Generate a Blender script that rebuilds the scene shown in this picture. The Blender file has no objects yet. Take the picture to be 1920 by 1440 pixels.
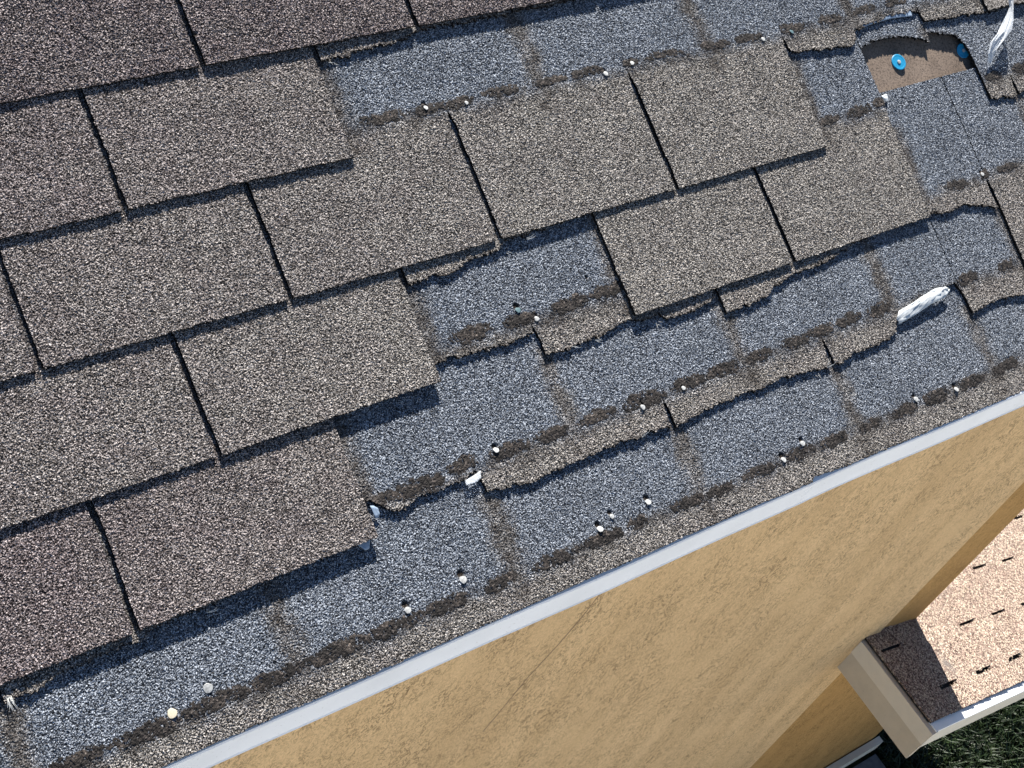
import bpy, math, random
import numpy as np
from mathutils import Matrix, Vector

# ------------------------------------------------------------------ camera
SC = bpy.context.scene
COL = SC.collection
# world axes: X along the eave, Y into the house, Z up; columns are those axes seen from the camera (right, down, forward)
M = [[0.7962022577763351, -0.531360075256055, 0.2893413816505938],
     [-0.27785724228525316, -0.7459417720693217, -0.6052819389252779],
     [0.5374544795805773, 0.40153124797891254, -0.7415627682622802]]
CAM = Vector((-0.48765991, -1.20827156, 1.23735962))
cam = bpy.data.cameras.new('camera')
cam.sensor_width = 36.0
cam.lens = 2900.0/1920.0*36.0
cam.clip_start = 0.02
cam.clip_end = 500
co = bpy.data.objects.new('camera', cam)
COL.objects.link(co)
right = Vector(M[0]); down = Vector(M[1]); fwd = Vector(M[2])
R = Matrix((right, -down, -fwd)).transposed().to_4x4()
R.translation = CAM
co.matrix_world = R
SC.camera = co

# ------------------------------------------------------------------ light
PITCH = math.radians(24.8)
CP, SP = math.cos(PITCH), math.sin(PITCH)
W, EX = 0.305, 0.1476790305716473          # tab width, course exposure
TAN_A = 0.385                               # sun height above the roof plane
S = Vector((0.31, 0.95*CP - TAN_A*SP, 0.95*SP + TAN_A*CP)).normalized()   # towards the sun
sun = bpy.data.lights.new('sun', 'SUN')
sun.energy = 5.0
sun.angle = math.radians(0.5)
sun.color = (1.0, 0.95, 0.88)
so = bpy.data.objects.new('sun', sun)
COL.objects.link(so)
so.rotation_euler = S.to_track_quat('Z', 'Y').to_euler()
world = bpy.data.worlds.new("World")
SC.world = world
world.use_nodes = True
wn = world.node_tree
bg = wn.nodes['Background']
sky = wn.nodes.new('ShaderNodeTexSky')
sky.sky_type = 'NISHITA'
sky.sun_disc = False
sky.air_density = 0.8
sky.dust_density = 0.1
sky.ozone_density = 2.5
sky.sun_elevation = math.asin(S.z)
sky.sun_rotation = math.atan2(S.x, S.y)
wn.links.new(sky.outputs[0], bg.inputs[0])
bg.inputs[1].default_value = 0.05
SC.view_settings.view_transform = 'Standard'
SC.view_settings.look = 'None'
SC.view_settings.gamma = 1.0
SC.view_settings.exposure = 1.2

# ------------------------------------------------------------------ helpers
rng = random.Random(7)

def tag(o, label=None, cat=None, group=None, kind=None):
    if label: o['label'] = label
    if cat: o['category'] = cat
    if group: o['group'] = group
    if kind: o['kind'] = kind
    return o

def empty(name, loc, rot=(0, 0, 0)):
    o = bpy.data.objects.new(name, None)
    o.location = loc
    o.rotation_euler = rot
    o.empty_display_size = 0.02
    COL.objects.link(o)
    return o

def mesh_obj(name, verts, faces, mat, parent=None, smooth=False, loc=None, rot=None):
    me = bpy.data.meshes.new(name)
    me.from_pydata([tuple(v) for v in verts], [], faces)
    me.validate()
    me.update()
    if smooth:
        me.polygons.foreach_set('use_smooth', [True]*len(me.polygons))
    me.materials.append(mat)
    o = bpy.data.objects.new(name, me)
    COL.objects.link(o)
    if parent: o.parent = parent
    if loc is not None: o.location = loc
    if rot is not None: o.rotation_euler = rot
    return o

def quad_mesh_np(name, co_, quads, mat, parent=None, attr=None, smooth=False):
    me = bpy.data.meshes.new(name)
    n, q = len(co_), len(quads)
    me.vertices.add(n)
    me.vertices.foreach_set('co', np.ascontiguousarray(co_, dtype=np.float32).ravel())
    me.loops.add(q*4)
    me.loops.foreach_set('vertex_index', np.ascontiguousarray(quads, dtype=np.int32).ravel())
    me.polygons.add(q)
    me.polygons.foreach_set('loop_start', np.arange(0, q*4, 4, dtype=np.int32))
    me.polygons.foreach_set('loop_total', np.full(q, 4, dtype=np.int32))
    me.update(calc_edges=True)
    if attr is not None:
        a = me.attributes.new('zone', 'FLOAT_COLOR', 'POINT')
        a.data.foreach_set('color', np.ascontiguousarray(attr, dtype=np.float32).ravel())
    me.polygons.foreach_set('use_smooth', np.full(q, smooth, dtype=bool))
    me.materials.append(mat)
    o = bpy.data.objects.new(name, me)
    COL.objects.link(o)
    if parent: o.parent = parent
    return o

def hsh(i, j, seed):
    i = np.asarray(i).astype(np.int64); j = np.asarray(j).astype(np.int64)
    x = (i*374761393 + j*668265263 + seed*1274126177) & 0xffffffff
    x = ((x ^ (x >> 13))*1274126177) & 0xffffffff
    x = ((x ^ (x >> 16))*2246822519) & 0xffffffff
    x = x ^ (x >> 15)
    return (x & 0xffffff)/float(0x1000000)

def vn(x, y, seed):
    x = np.asarray(x, float); y = np.asarray(y, float)
    i = np.floor(x); j = np.floor(y)
    fx = x-i; fy = y-j
    fx = fx*fx*(3-2*fx); fy = fy*fy*(3-2*fy)
    a = hsh(i, j, seed); b = hsh(i+1, j, seed); c = hsh(i, j+1, seed); d = hsh(i+1, j+1, seed)
    return (a*(1-fx)+b*fx)*(1-fy)+(c*(1-fx)+d*fx)*fy

def fbm(x, y, seed, o=3):
    s = 0; a = 0.5; t = 0
    for k in range(o):
        s = s+a*vn(x*2**k, y*2**k, seed+k*17); t += a; a *= 0.5
    return s/t

def sstep(a, b, x):
    t = np.clip((x-a)/(b-a), 0, 1)
    return t*t*(3-2*t)

def new_mat(name):
    m = bpy.data.materials.new(name)
    m.use_nodes = True
    nt = m.node_tree
    b = nt.nodes['Principled BSDF']
    return m, nt, b

def N(nt, t, **kw):
    n = nt.nodes.new(t)
    for k, v in kw.items():
        setattr(n, k, v)
    return n

def ramp(nt, src, stops, interp='LINEAR'):
    r = nt.nodes.new('ShaderNodeValToRGB')
    cr = r.color_ramp
    cr.interpolation = interp
    while len(cr.elements) > 1: cr.elements.remove(cr.elements[0])
    cr.elements[0].position = stops[0][0]; cr.elements[0].color = (*stops[0][1], 1)
    for p, c in stops[1:]:
        e = cr.elements.new(p); e.color = (*c, 1)
    nt.links.new(src, r.inputs[0])
    return r.outputs[0]

def mix(nt, fac, a, b, mode='MIX'):
    n = nt.nodes.new('ShaderNodeMix')
    n.data_type = 'RGBA'; n.blend_type = mode
    for k, v in ((0, fac), (6, a), (7, b)):
        if hasattr(v, 'links') or hasattr(v, 'is_linked'):
            nt.links.new(v, n.inputs[k])
        elif isinstance(v, tuple):
            n.inputs[k].default_value = (*v, 1)
        else:
            n.inputs[k].default_value = v
    return n.outputs[2]

def obj_coord(nt, scale=(1, 1, 1), rot=(0, 0, 0)):
    tc = N(nt, 'ShaderNodeTexCoord')
    mp = N(nt, 'ShaderNodeMapping')
    mp.inputs['Scale'].default_value = scale
    mp.inputs['Rotation'].default_value = rot
    nt.links.new(tc.outputs['Object'], mp.inputs['Vector'])
    return mp.outputs[0]

def noise(nt, vec, scale, detail=2, rough=0.5, dist=0.0):
    n = N(nt, 'ShaderNodeTexNoise')
    n.inputs['Scale'].default_value = scale
    n.inputs['Detail'].default_value = detail
    n.inputs['Roughness'].default_value = rough
    n.inputs['Distortion'].default_value = dist
    nt.links.new(vec, n.inputs['Vector'])
    return n.outputs['Fac']

def voro(nt, vec, scale, feature='F1', out='Color'):
    n = N(nt, 'ShaderNodeTexVoronoi')
    n.feature = feature
    n.inputs['Scale'].default_value = scale
    nt.links.new(vec, n.inputs['Vector'])
    return n.outputs[out]

# ------------------------------------------------------------------ materials
def shingle_material(name='shingle_granules', cell=950.0):
    """ceramic granules: every granule its own tint; zone attribute R weathered, G asphalt and painted slot shade, B torn side, A brown-pink tone"""
    m, nt, b = new_mat(name)
    at = N(nt, 'ShaderNodeAttribute'); at.attribute_name = 'zone'
    sp = N(nt, 'ShaderNodeSeparateColor')
    nt.links.new(at.outputs['Color'], sp.inputs[0])
    vec = obj_coord(nt)
    cellc = voro(nt, vec, cell)
    cs = N(nt, 'ShaderNodeSeparateColor'); nt.links.new(cellc, cs.inputs[0])
    blue = ramp(nt, cs.outputs[0], [(0.0, (0.014, 0.016, 0.020)), (0.33, (0.040, 0.046, 0.057)), (0.51, (0.143, 0.163, 0.196)),
                                    (0.79, (0.32, 0.358, 0.418)), (1.0, (0.74, 0.80, 0.89))])
    tan = ramp(nt, cs.outputs[0], [(0.0, (0.016, 0.014, 0.013)), (0.33, (0.050, 0.046, 0.042)), (0.52, (0.205, 0.189, 0.173)),
                                   (0.78, (0.43, 0.400, 0.368)), (1.0, (0.92, 0.87, 0.81))])
    pur = ramp(nt, cs.outputs[0], [(0.0, (0.012, 0.009, 0.009)), (0.36, (0.034, 0.027, 0.028)), (0.55, (0.15, 0.122, 0.122)),
                                   (0.82, (0.34, 0.282, 0.280)), (1.0, (0.80, 0.71, 0.70))])
    wea = mix(nt, at.outputs['Alpha'], tan, pur)
    c = mix(nt, sp.outputs[0], blue, wea)
    big = noise(nt, vec, 14.0, 3)
    br = ramp(nt, big, [(0.25, (0.62, 0.62, 0.62)), (0.75, (0.80, 0.80, 0.80))])
    c = mix(nt, 1.0, c, br, 'MULTIPLY')
    tar_shade_col = ramp(nt, cs.outputs[1], [(0.0, (0.012, 0.010, 0.009)), (0.8, (0.045, 0.036, 0.03)), (1.0, (0.14, 0.12, 0.10))])
    c = mix(nt, sp.outputs[1], c, tar_shade_col)
    c = mix(nt, sp.outputs[2], c, (0.012, 0.011, 0.011))
    nt.links.new(c, b.inputs['Base Color'])
    b.inputs['Roughness'].default_value = 0.9
    b.inputs['Specular IOR Level'].default_value = 0.12
    return m

def dab_material():
    m, nt, b = new_mat('asphalt_sealant')
    vec = obj_coord(nt)
    v = voro(nt, vec, 520)
    s = N(nt, 'ShaderNodeSeparateColor'); nt.links.new(v, s.inputs[0])
    n1 = noise(nt, vec, 60, 3)
    a = ramp(nt, n1, [(0.3, (0.010, 0.008, 0.007)), (0.5, (0.022, 0.018, 0.016)), (0.74, (0.060, 0.048, 0.040))])
    g = ramp(nt, s.outputs[0], [(0.0, (0.15, 0.14, 0.14)), (0.4, (0.85, 0.85, 0.85)), (0.86, (1.1, 1.1, 1.1)), (0.93, (3.6, 3.7, 3.8))])
    c = mix(nt, 1.0, a, g, 'MULTIPLY')
    nt.links.new(c, b.inputs['Base Color'])
    b.inputs['Roughness'].default_value = 0.75
    b.inputs['Specular IOR Level'].default_value = 0.3
    bp = N(nt, 'ShaderNodeBump'); bp.inputs['Strength'].default_value = 0.5; bp.inputs['Distance'].default_value = 0.001
    nt.links.new(noise(nt, vec, 500, 2), bp.inputs['Height'])
    nt.links.new(bp.outputs[0], b.inputs['Normal'])
    return m

def stucco_material(name, base, dark):
    m, nt, b = new_mat(name)
    # trowelled stucco: raised flats with thin broken creases between them, crease shade painted dark
    vec = obj_coord(nt, (1.25, 1.25, 0.7), (0, math.radians(-12), 0))
    fine = noise(nt, vec, 210, 5, 0.7)
    mask = noise(nt, vec, 75, 3, 0.6)
    mask2 = noise(nt, vec, 9, 3, 0.6)
    f1 = noise(nt, vec, 95, 3, 0.6, 0.8)
    cr = ramp(nt, f1, [(0.448, (0, 0, 0)), (0.5, (1, 1, 1)), (0.552, (0, 0, 0))])
    mk = ramp(nt, mask, [(0.42, (0, 0, 0)), (0.48, (1, 1, 1))])
    mk2 = ramp(nt, mask2, [(0.35, (0.15, 0.15, 0.15)), (0.65, (1, 1, 1))])
    cm = mix(nt, 1.0, mix(nt, 1.0, cr, mk, 'MULTIPLY'), mk2, 'MULTIPLY')
    svec = obj_coord(nt, (9.0, 9.0, 0.8))
    streak = noise(nt, svec, 1.0, 4, 0.6)
    large = noise(nt, vec, 2.2, 4)
    lc = ramp(nt, large, [(0.3, tuple(x*0.93 for x in base)), (0.7, tuple(min(1, x*1.05) for x in base))])
    fv = ramp(nt, fine, [(0.3, (0.74, 0.72, 0.69)), (0.55, (1.0, 1.0, 1.0)), (0.7, (1.08, 1.08, 1.07))])
    c = mix(nt, 1.0, lc, fv, 'MULTIPLY')
    c = mix(nt, 1.0, c, ramp(nt, streak, [(0.3, (0.90, 0.88, 0.85)), (0.6, (1.03, 1.03, 1.03))]), 'MULTIPLY')
    dm = N(nt, 'ShaderNodeMath', operation='MULTIPLY'); nt.links.new(cm, dm.inputs[0]); dm.inputs[1].default_value = 0.95
    c = mix(nt, dm.outputs[0], c, dark)
    nt.links.new(c, b.inputs['Base Color'])
    b.inputs['Roughness'].default_value = 0.93
    b.inputs['Specular IOR Level'].default_value = 0.1
    inv = N(nt, 'ShaderNodeMath', operation='SUBTRACT'); inv.inputs[0].default_value = 1.0
    nt.links.new(cm, inv.inputs[1])
    ad = N(nt, 'ShaderNodeMath', operation='ADD'); nt.links.new(inv.outputs[0], ad.inputs[0]); nt.links.new(fine, ad.inputs[1])
    bp = N(nt, 'ShaderNodeBump'); bp.inputs['Strength'].default_value = 0.7; bp.inputs['Distance'].default_value = 0.002
    nt.links.new(ad.outputs[0], bp.inputs['Height'])
    nt.links.new(bp.outputs[0], b.inputs['Normal'])
    return m

def paint_material(name, col, rough=0.45, dirt=0.12, scale=18):
    m, nt, b = new_mat(name)
    vec = obj_coord(nt)
    n1 = noise(nt, vec, scale, 5, 0.6)
    c = ramp(nt, n1, [(0.3, tuple(x*(1-dirt) for x in col)), (0.6, col)])
    sp_ = noise(nt, vec, 260, 2)
    c2 = ramp(nt, sp_, [(0.68, (1, 1, 1)), (0.76, (0.72, 0.7, 0.68))])
    c = mix(nt, 1.0, c, c2, 'MULTIPLY')
    nt.links.new(c, b.inputs['Base Color'])
    b.inputs['Roughness'].default_value = rough
    b.inputs['Specular IOR Level'].default_value = 0.35
    bp = N(nt, 'ShaderNodeBump'); bp.inputs['Strength'].default_value = 0.15; bp.inputs['Distance'].default_value = 0.002
    nt.links.new(n1, bp.inputs['Height']); nt.links.new(bp.outputs[0], b.inputs['Normal'])
    return m

def underlay_material():
    m, nt, b = new_mat('brown_underlayment')
    vec = obj_coord(nt)
    n1 = noise(nt, vec, 25, 4)
    n2 = noise(nt, vec, 330, 3, 0.7)
    c = ramp(nt, n1, [(0.3, (0.15, 0.112, 0.085)), (0.7, (0.22, 0.168, 0.13))])
    g = ramp(nt, n2, [(0.32, (0.3, 0.3, 0.3)), (0.5, (1, 1, 1)), (0.7, (1.25, 1.25, 1.25))])
    c = mix(nt, 1.0, c, g, 'MULTIPLY')
    nt.links.new(c, b.inputs['Base Color'])
    b.inputs['Roughness'].default_value = 0.9
    bp = N(nt, 'ShaderNodeBump'); bp.inputs['Strength'].default_value = 0.6; bp.inputs['Distance'].default_value = 0.001
    nt.links.new(n2, bp.inputs['Height']); nt.links.new(bp.outputs[0], b.inputs['Normal'])
    return m

def plastic_material(name, col, trans=0.35, alpha=1.0, rough=0.25):
    m, nt, b = new_mat(name)
    vec = obj_coord(nt)
    n1 = noise(nt, vec, 60, 4)
    c = ramp(nt, n1, [(0.3, tuple(x*0.82 for x in col)), (0.7, col)])
    nt.links.new(c, b.inputs['Base Color'])
    b.inputs['Roughness'].default_value = rough
    b.inputs['Transmission Weight'].default_value = trans
    b.inputs['Alpha'].default_value = alpha
    b.inputs['IOR'].default_value = 1.1
    b.inputs['Specular IOR Level'].default_value = 0.7
    return m

def lower_shingle_material():
    m, nt, b = new_mat('pale_shingle_granules')
    vec = obj_coord(nt)
    s = N(nt, 'ShaderNodeSeparateColor'); nt.links.new(voro(nt, vec, 330), s.inputs[0])
    s2 = N(nt, 'ShaderNodeSeparateColor'); nt.links.new(voro(nt, vec, 190), s2.inputs[0])
    c = ramp(nt, s.outputs[0], [(0.0, (0.04, 0.030, 0.026)), (0.3, (0.17, 0.130, 0.112)), (0.6, (0.33, 0.272, 0.230)), (1.0, (0.66, 0.585, 0.48))])
    h = ramp(nt, s2.outputs[0], [(0.0, (0.72, 0.60, 0.60)), (0.5, (1, 1, 1)), (1.0, (1.1, 1.08, 1.0))])
    c = mix(nt, 1.0, c, h, 'MULTIPLY')
    n3 = noise(nt, vec, 9, 3)
    c = mix(nt, 1.0, c, ramp(nt, n3, [(0.3, (0.9, 0.84, 0.82)), (0.65, (1.05, 1.03, 1.0))]), 'MULTIPLY')
    # one grey scuff
    at = N(nt, 'ShaderNodeAttribute'); at.attribute_name = 'zone'
    sp = N(nt, 'ShaderNodeSeparateColor'); nt.links.new(at.outputs['Color'], sp.inputs[0])
    c = mix(nt, sp.outputs[0], c, (0.16, 0.14, 0.13))
    c = mix(nt, sp.outputs[2], c, (0.02, 0.018, 0.018))
    nt.links.new(c, b.inputs['Base Color'])
    b.inputs['Roughness'].default_value = 0.9
    b.inputs['Specular IOR Level'].default_value = 0.1
    bp = N(nt, 'ShaderNodeBump'); bp.inputs['Strength'].default_value = 0.5; bp.inputs['Distance'].default_value = 0.0012
    nt.links.new(s.outputs[1], bp.inputs['Height']); nt.links.new(bp.outputs[0], b.inputs['Normal'])
    return m

def simple_mat(name, col, rough=0.6, metal=0.0, var=0.2, scale=60):
    m, nt, b = new_mat(name)
    vec = obj_coord(nt)
    c = ramp(nt, noise(nt, vec, scale, 3), [(0.3, tuple(x*(1-var) for x in col)), (0.7, col)])
    nt.links.new(c, b.inputs['Base Color'])
    b.inputs['Roughness'].default_value = rough
    b.inputs['Metallic'].default_value = metal
    return m

SH = shingle_material()
DAB = dab_material()
STUCCO = stucco_material('tan_stucco', (0.75, 0.53, 0.29), (0.17, 0.11, 0.055))
STUCCO2 = stucco_material('brown_stucco', (0.50, 0.30, 0.115), (0.14, 0.085, 0.03))
WHITE = paint_material('white_painted_metal', (0.87, 0.90, 0.94), 0.5, 0.09, 9)
CREAM = paint_material('cream_painted_trim', (0.76, 0.71, 0.60), 0.55, 0.08)
BEIGE2 = paint_material('light_beige_metal', (0.74, 0.68, 0.57), 0.5, 0.08)
BEIGE = paint_material('beige_painted_fascia', (0.60, 0.53, 0.42), 0.6, 0.10)
UNDER = underlay_material()
NAILM = simple_mat('galvanized_nail', (0.58, 0.59, 0.58), 0.55, 0.25, 0.55, 500)
NAILC = simple_mat('cream_nail', (0.78, 0.70, 0.52), 0.5, 0.0, 0.2, 900)
NAILD = simple_mat('dark_nail', (0.12, 0.20, 0.22), 0.5, 0.4, 0.3, 900)
BLUECAP = simple_mat('blue_plastic_cap', (0.02, 0.30, 0.55), 0.35, 0.0, 0.2, 300)
FIBRE = simple_mat('glass_fibre', (0.75, 0.75, 0.72), 0.5, 0, 0.1)
FILM = plastic_material('clear_torn_film', (0.86, 0.90, 0.94), 0.35, 0.72, 0.25)
FILMW = plastic_material('milky_torn_film', (0.66, 0.70, 0.72), 0.0, 1.0, 0.5)
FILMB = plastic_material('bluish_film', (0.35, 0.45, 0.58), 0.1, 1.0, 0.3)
PALE = lower_shingle_material()

# ------------------------------------------------------------------ the damaged shingle roof
T = 0.005                 # shingle thickness

def roof_point(u, v, z=0.0):
    return Vector((u*W, v*EX*CP - z*SP, v*EX*SP + z*CP))

# course name -> butt line (in exposures below the reference line), slot phase, torn-off spans with their torn edges
GBUTT = [(-9, -4.93), (-.08, -4.953), (.7, -4.96), (1.5, -4.972), (2.5, -4.984), (3.12, -5.005), (3.135, -4.968), (3.3, -4.995), (4.67, -5.044), (6, -5.06), (12, -5.06)]
COURSES = {
    'A': dict(k=0, ph=0.0, tears=[]),
    'B': dict(k=-1, ph=0.5, tears=[(1.5, 5.5, [(1.5, -.135), (1.61, -.125), (1.70, -.105), (1.76, -.11), (1.92, -.095), (1.97, -.05), (2.0, -.035), (2.2, -.03), (2.5, -.02), (3.5, .0), (5.5, .0)])]),
    'C': dict(k=-2, ph=0.0, tears=[(4.0, 9.0, [(4.0, -.97), (4.15, -.99), (4.3, -1.03), (4.44, -1.04), (4.475, -.99), (4.50, -.88), (4.62, -.86), (4.8, -.82), (4.99, -.84), (5.01, -.96), (5.3, -1.0), (5.55, -1.02), (9, -1.0)])]),
    'D': dict(k=-3, ph=0.5, tears=[(1.5, 2.5, [(1.5, -2.13), (1.58, -2.15), (1.65, -2.135), (1.75, -2.155), (1.79, -2.12), (1.83, -2.085), (1.98, -2.08), (2.02, -2.02), (2.5, -1.99)]),
                                    (4.5, 9.0, [(4.5, -1.09), (4.56, -1.055), (4.65, -1.03), (4.75, -1.035), (4.86, -1.09), (4.95, -1.15), (5.005, -1.20), (5.02, -1.10), (5.1, -1.12), (5.16, -1.14), (5.22, -1.20), (5.262, -1.30), (5.272, -1.42), (5.276, -1.60), (5.28, -1.99), (5.45, -2.02), (5.6, -1.98), (9, -2.0)])]),
    'E': dict(k=-4, ph=0.0, tears=[(1.0, 5.0, [(1.0, -2.8), (1.5, -2.84), (1.6, -2.85), (1.75, -2.86), (1.99, -2.87), (2.01, -3.07), (2.12, -3.09), (2.24, -3.07), (2.36, -3.04), (2.5, -3.02), (2.55, -3.045), (2.65, -3.05), (2.68, -3.12), (2.82, -3.13), (2.9, -3.09), (2.985, -3.07), (3.005, -3.25),
                                                (3.16, -3.24), (3.28, -3.22), (3.34, -3.15), (3.45, -3.12), (3.73, -3.085), (3.94, -3.01), (4.2, -2.97), (4.5, -2.96), (4.62, -3.02), (4.75, -2.99), (4.9, -3.07), (5.0, -3.13)])]),
    'F': dict(k=-5, ph=0.5, tears=[(-4.0, 9.0, [(-4, -4.02), (-.8, -4.05), (-.6, -4.14), (-.5, -4.16), (-.46, -4.10), (-.38, -4.13), (-.32, -4.07), (-.2, -4.075), (-.1, -4.06), (0.02, -4.065), (.06, -4.02), (.3, -4.01), (.45, -3.99), (.5, -3.96), (.9, -3.9),
                                                (.99, -3.70), (1.02, -3.72), (1.06, -3.80), (1.1, -3.86), (1.16, -3.87), (1.21, -3.83), (1.33, -3.84), (1.40, -3.815), (1.495, -3.80), (1.505, -3.985), (1.6, -4.0), (1.72, -4.045), (1.85, -4.03), (2.0, -4.03), (2.2, -4.0), (2.3, -4.02), (2.42, -4.01), (2.5, -4.05), (2.6, -4.035),
                                                (2.8, -4.0), (3.0, -4.015), (3.2, -4.0), (3.4, -4.04), (3.52, -4.065), (3.65, -4.03), (3.8, -4.025), (3.97, -4.0), (3.99, -3.90), (4.1, -3.85), (4.25, -3.80), (4.4, -3.74), (4.49, -3.72), (4.505, -4.03), (4.52, -4.09), (4.7, -4.06), (4.8, -4.08), (4.95, -4.10), (5.2, -4.06), (9, -4.03)])]),
    'G': dict(k=-6, ph=None, tears=[(-9, 12, GBUTT)]),
}
ORDER = 'ABCDEFG'
# small lifts of single tabs at their butt edge: (course, u0, u1, metres)
LIFT = [('D', 0.5, 1.5, 0.0015), ('E', 0.0, 1.0, 0.0015), ('B', 0.5, 1.5, 0.0003), ('D', 2.5, 3.5, 0.0006), ('F', 1.0, 1.5, 0.002), ('A', 1.0, 2.0, 0.001), ('E', -1.0, 0.0, .001)]

def lower_edge(name, u):
    """v of the lowest point of a course's material at u"""
    cdef = COURSES[name]
    out = np.full(np.shape(u), float(cdef['k']))
    for (a, b, pl) in cdef['tears']:
        xs = [p[0] for p in pl]; ys = [p[1] for p in pl]
        m = (u >= a) & (u <= b)
        out = np.where(m, np.interp(u, xs, ys), out)
    return out

# dark spots where nails tore loose, in (course whose surface it is, u, v, radius in m)
NAILS = [  # u, v, radius, material, course, tilt, label
    (1.90, -.72, .0042, 'g', 'C', 'greenish white nail head in the first row of dark dabs, above the long middle slot'),
    (2.10, -.755, .0036, 'g', 'C', 'small grey nail head on a brown dab just right of the middle slot top'),
    (2.87, -.77, .0042, 'w', 'C', 'bright white round nail head in the upper dab row, paired with a duller one'),
    (3.04, -.725, .0040, 'g', 'C', 'dull grey nail head in a brown dab, upper row, beside the bright white one'),
    (3.87, -.775, .0040, 'w', 'C', 'white nail head in the upper dab row left of the brown hole'),
    (4.07, -.765, .0042, 'd', 'C', 'dark nail head at the upper dab row nearest the brown hole'),
    (1.965, -2.63, .0045, 'd', 'E', 'dark teal nail head lifted above the central torn patch dabs'),
    (2.035, -2.75, .0040, 'w', 'E', 'small white nail head right of the teal one in the central torn patch'),
    (4.98, -2.75, .0038, 'w', 'E', 'small white nail head at the foot of the thin joint below the brown hole'),
    (1.62, -3.69, .0045, 'w', 'F', 'white tilted nail head left in the third torn row, near the thin bluish film'),
    (2.38, -3.79, .0045, 'w', 'F', 'white nail head under a large dark dab in the third torn row'),
    (2.625, -3.76, .0036, 'w', 'F', 'tiny pale nail head right of the large dark dab in the third torn row'),
    (0.17, -4.57, .0062, 'w', 'G', 'large white nail head at the lower left, higher of the two by the eave'),
    (0.02, -4.635, .0062, 'c', 'G', 'large cream nail head at the lower left corner above a long brown dab'),
    (1.27, -4.57, .0055, 'w', 'G', 'white nail head in blue granules below the stepped tab corner'),
    (1.00, -4.62, .0052, 'g', 'G', 'half dark nail head touching the top of a brown dab by the eave'),
    (1.95, -4.63, .0050, 'w', 'G', 'white nail head, lower left of a close group of three near the eave'),
    (2.03, -4.57, .0042, 'g', 'G', 'dull nail head, middle of a close group of three near the eave'),
    (2.23, -4.58, .0048, 'w', 'G', 'white nail head, upper right of a close group of three near the eave'),
    (3.01, -4.71, .0050, 'w', 'G', 'white nail head at the left end of a pale smeared dab'),
    (3.15, -4.64, .0046, 'w', 'G', 'white nail head just above the pale smeared dab near the drip edge joint'),
    (3.92, -4.68, .0046, 'w', 'G', 'white ring-like nail head on the last row, left of the far right pair'),
    (4.20, -4.75, .0048, 'w', 'G', 'white nail head furthest right along the eave'),
]
HOLES = [(u+0.0, v+0.045*r/.005, r*0.95, c) for (u, v, r, m_, c, l_) in NAILS if r < .006]
HOLES += [(3.50, -3.72, .0045, 'F'), (3.72, -3.705, .0040, 'F'), (3.335, -3.725, .004, 'F'), (4.58, -3.73, .0045, 'F'), (2.36, -2.53, .003, 'E'), (4.47, -1.70, .005, 'D'),
          (1.02, .27, .004, 'A')]

DABS = {
    'C': [(1.70, -.725, .062, .0085), (1.90, -.735, .045, .007), (2.055, -.735, .050, .008), (2.30, -.715, .056, .008), (2.56, -.72, .058, .0055), (2.78, -.715, .056, .007), (3.03, -.715, .030, .006), (3.24, -.705, .066, .0065),
          (3.56, -.72, .056, .0075), (3.78, -.725, .052, .0075), (4.10, -.725, .05, .009), (4.36, -.715, .05, .008), (4.62, -.70, .05, .0075), (4.86, -.69, .05, .007), (5.3, -.71, .05, .007)],
    'D': [(4.09, -1.745, .04, .008), (4.31, -1.735, .054, .009), (4.46, -1.70, .03, .008), (5.37, -1.745, .040, .008), (5.62, -1.74, .05, .009)],
    'E': [(1.71, -2.70, .062, .0105), (1.955, -2.715, .055, .0095), (2.22, -2.715, .056, .0105), (2.44, -2.70, .055, .009), (4.76, -2.765, .045, .009), (5.0, -2.76, .02, .009), (5.19, -2.765, .05, .007)],
    'F': [(1.05, -3.74, .045, .009), (1.24, -3.745, .066, .0115), (1.46, -3.70, .05, .010), (1.69, -3.725, .066, .009), (1.89, -3.73, .054, .009), (2.13, -3.72, .06, .0085), (2.41, -3.735, .066, .012), (2.66, -3.73, .066, .009),
          (2.88, -3.73, .055, .009), (3.10, -3.73, .046, .009), (3.34, -3.72, .05, .009), (3.52, -3.71, .046, .009), (3.71, -3.71, .048, .010), (3.92, -3.72, .046, .011), (4.58, -3.74, .046, .010), (4.88, -3.75, .046, .008)],
    'G': [(-.34, -4.67, .07, .008), (-.10, -4.69, .075, .010), (.17, -4.68, .085, .009), (.41, -4.69, .068, .009), (.68, -4.69, .075, .010), (.93, -4.70, .078, .0095), (1.17, -4.70, .062, .009), (1.42, -4.71, .05, .009),
          (1.70, -4.71, .066, .009), (1.95, -4.71, .06, .0085), (2.14, -4.70, .035, .009), (2.42, -4.72, .055, .008), (2.62, -4.73, .05, .008), (2.86, -4.72, .06, .008), (3.11, -4.715, .058, .0085), (3.34, -4.73, .055, .0085), (3.58, -4.73, .05, .008),
          (3.83, -4.735, .055, .009), (4.06, -4.735, .056, .010), (4.32, -4.74, .056, .009), (4.6, -4.73, .066, .0095)],
}

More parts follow.
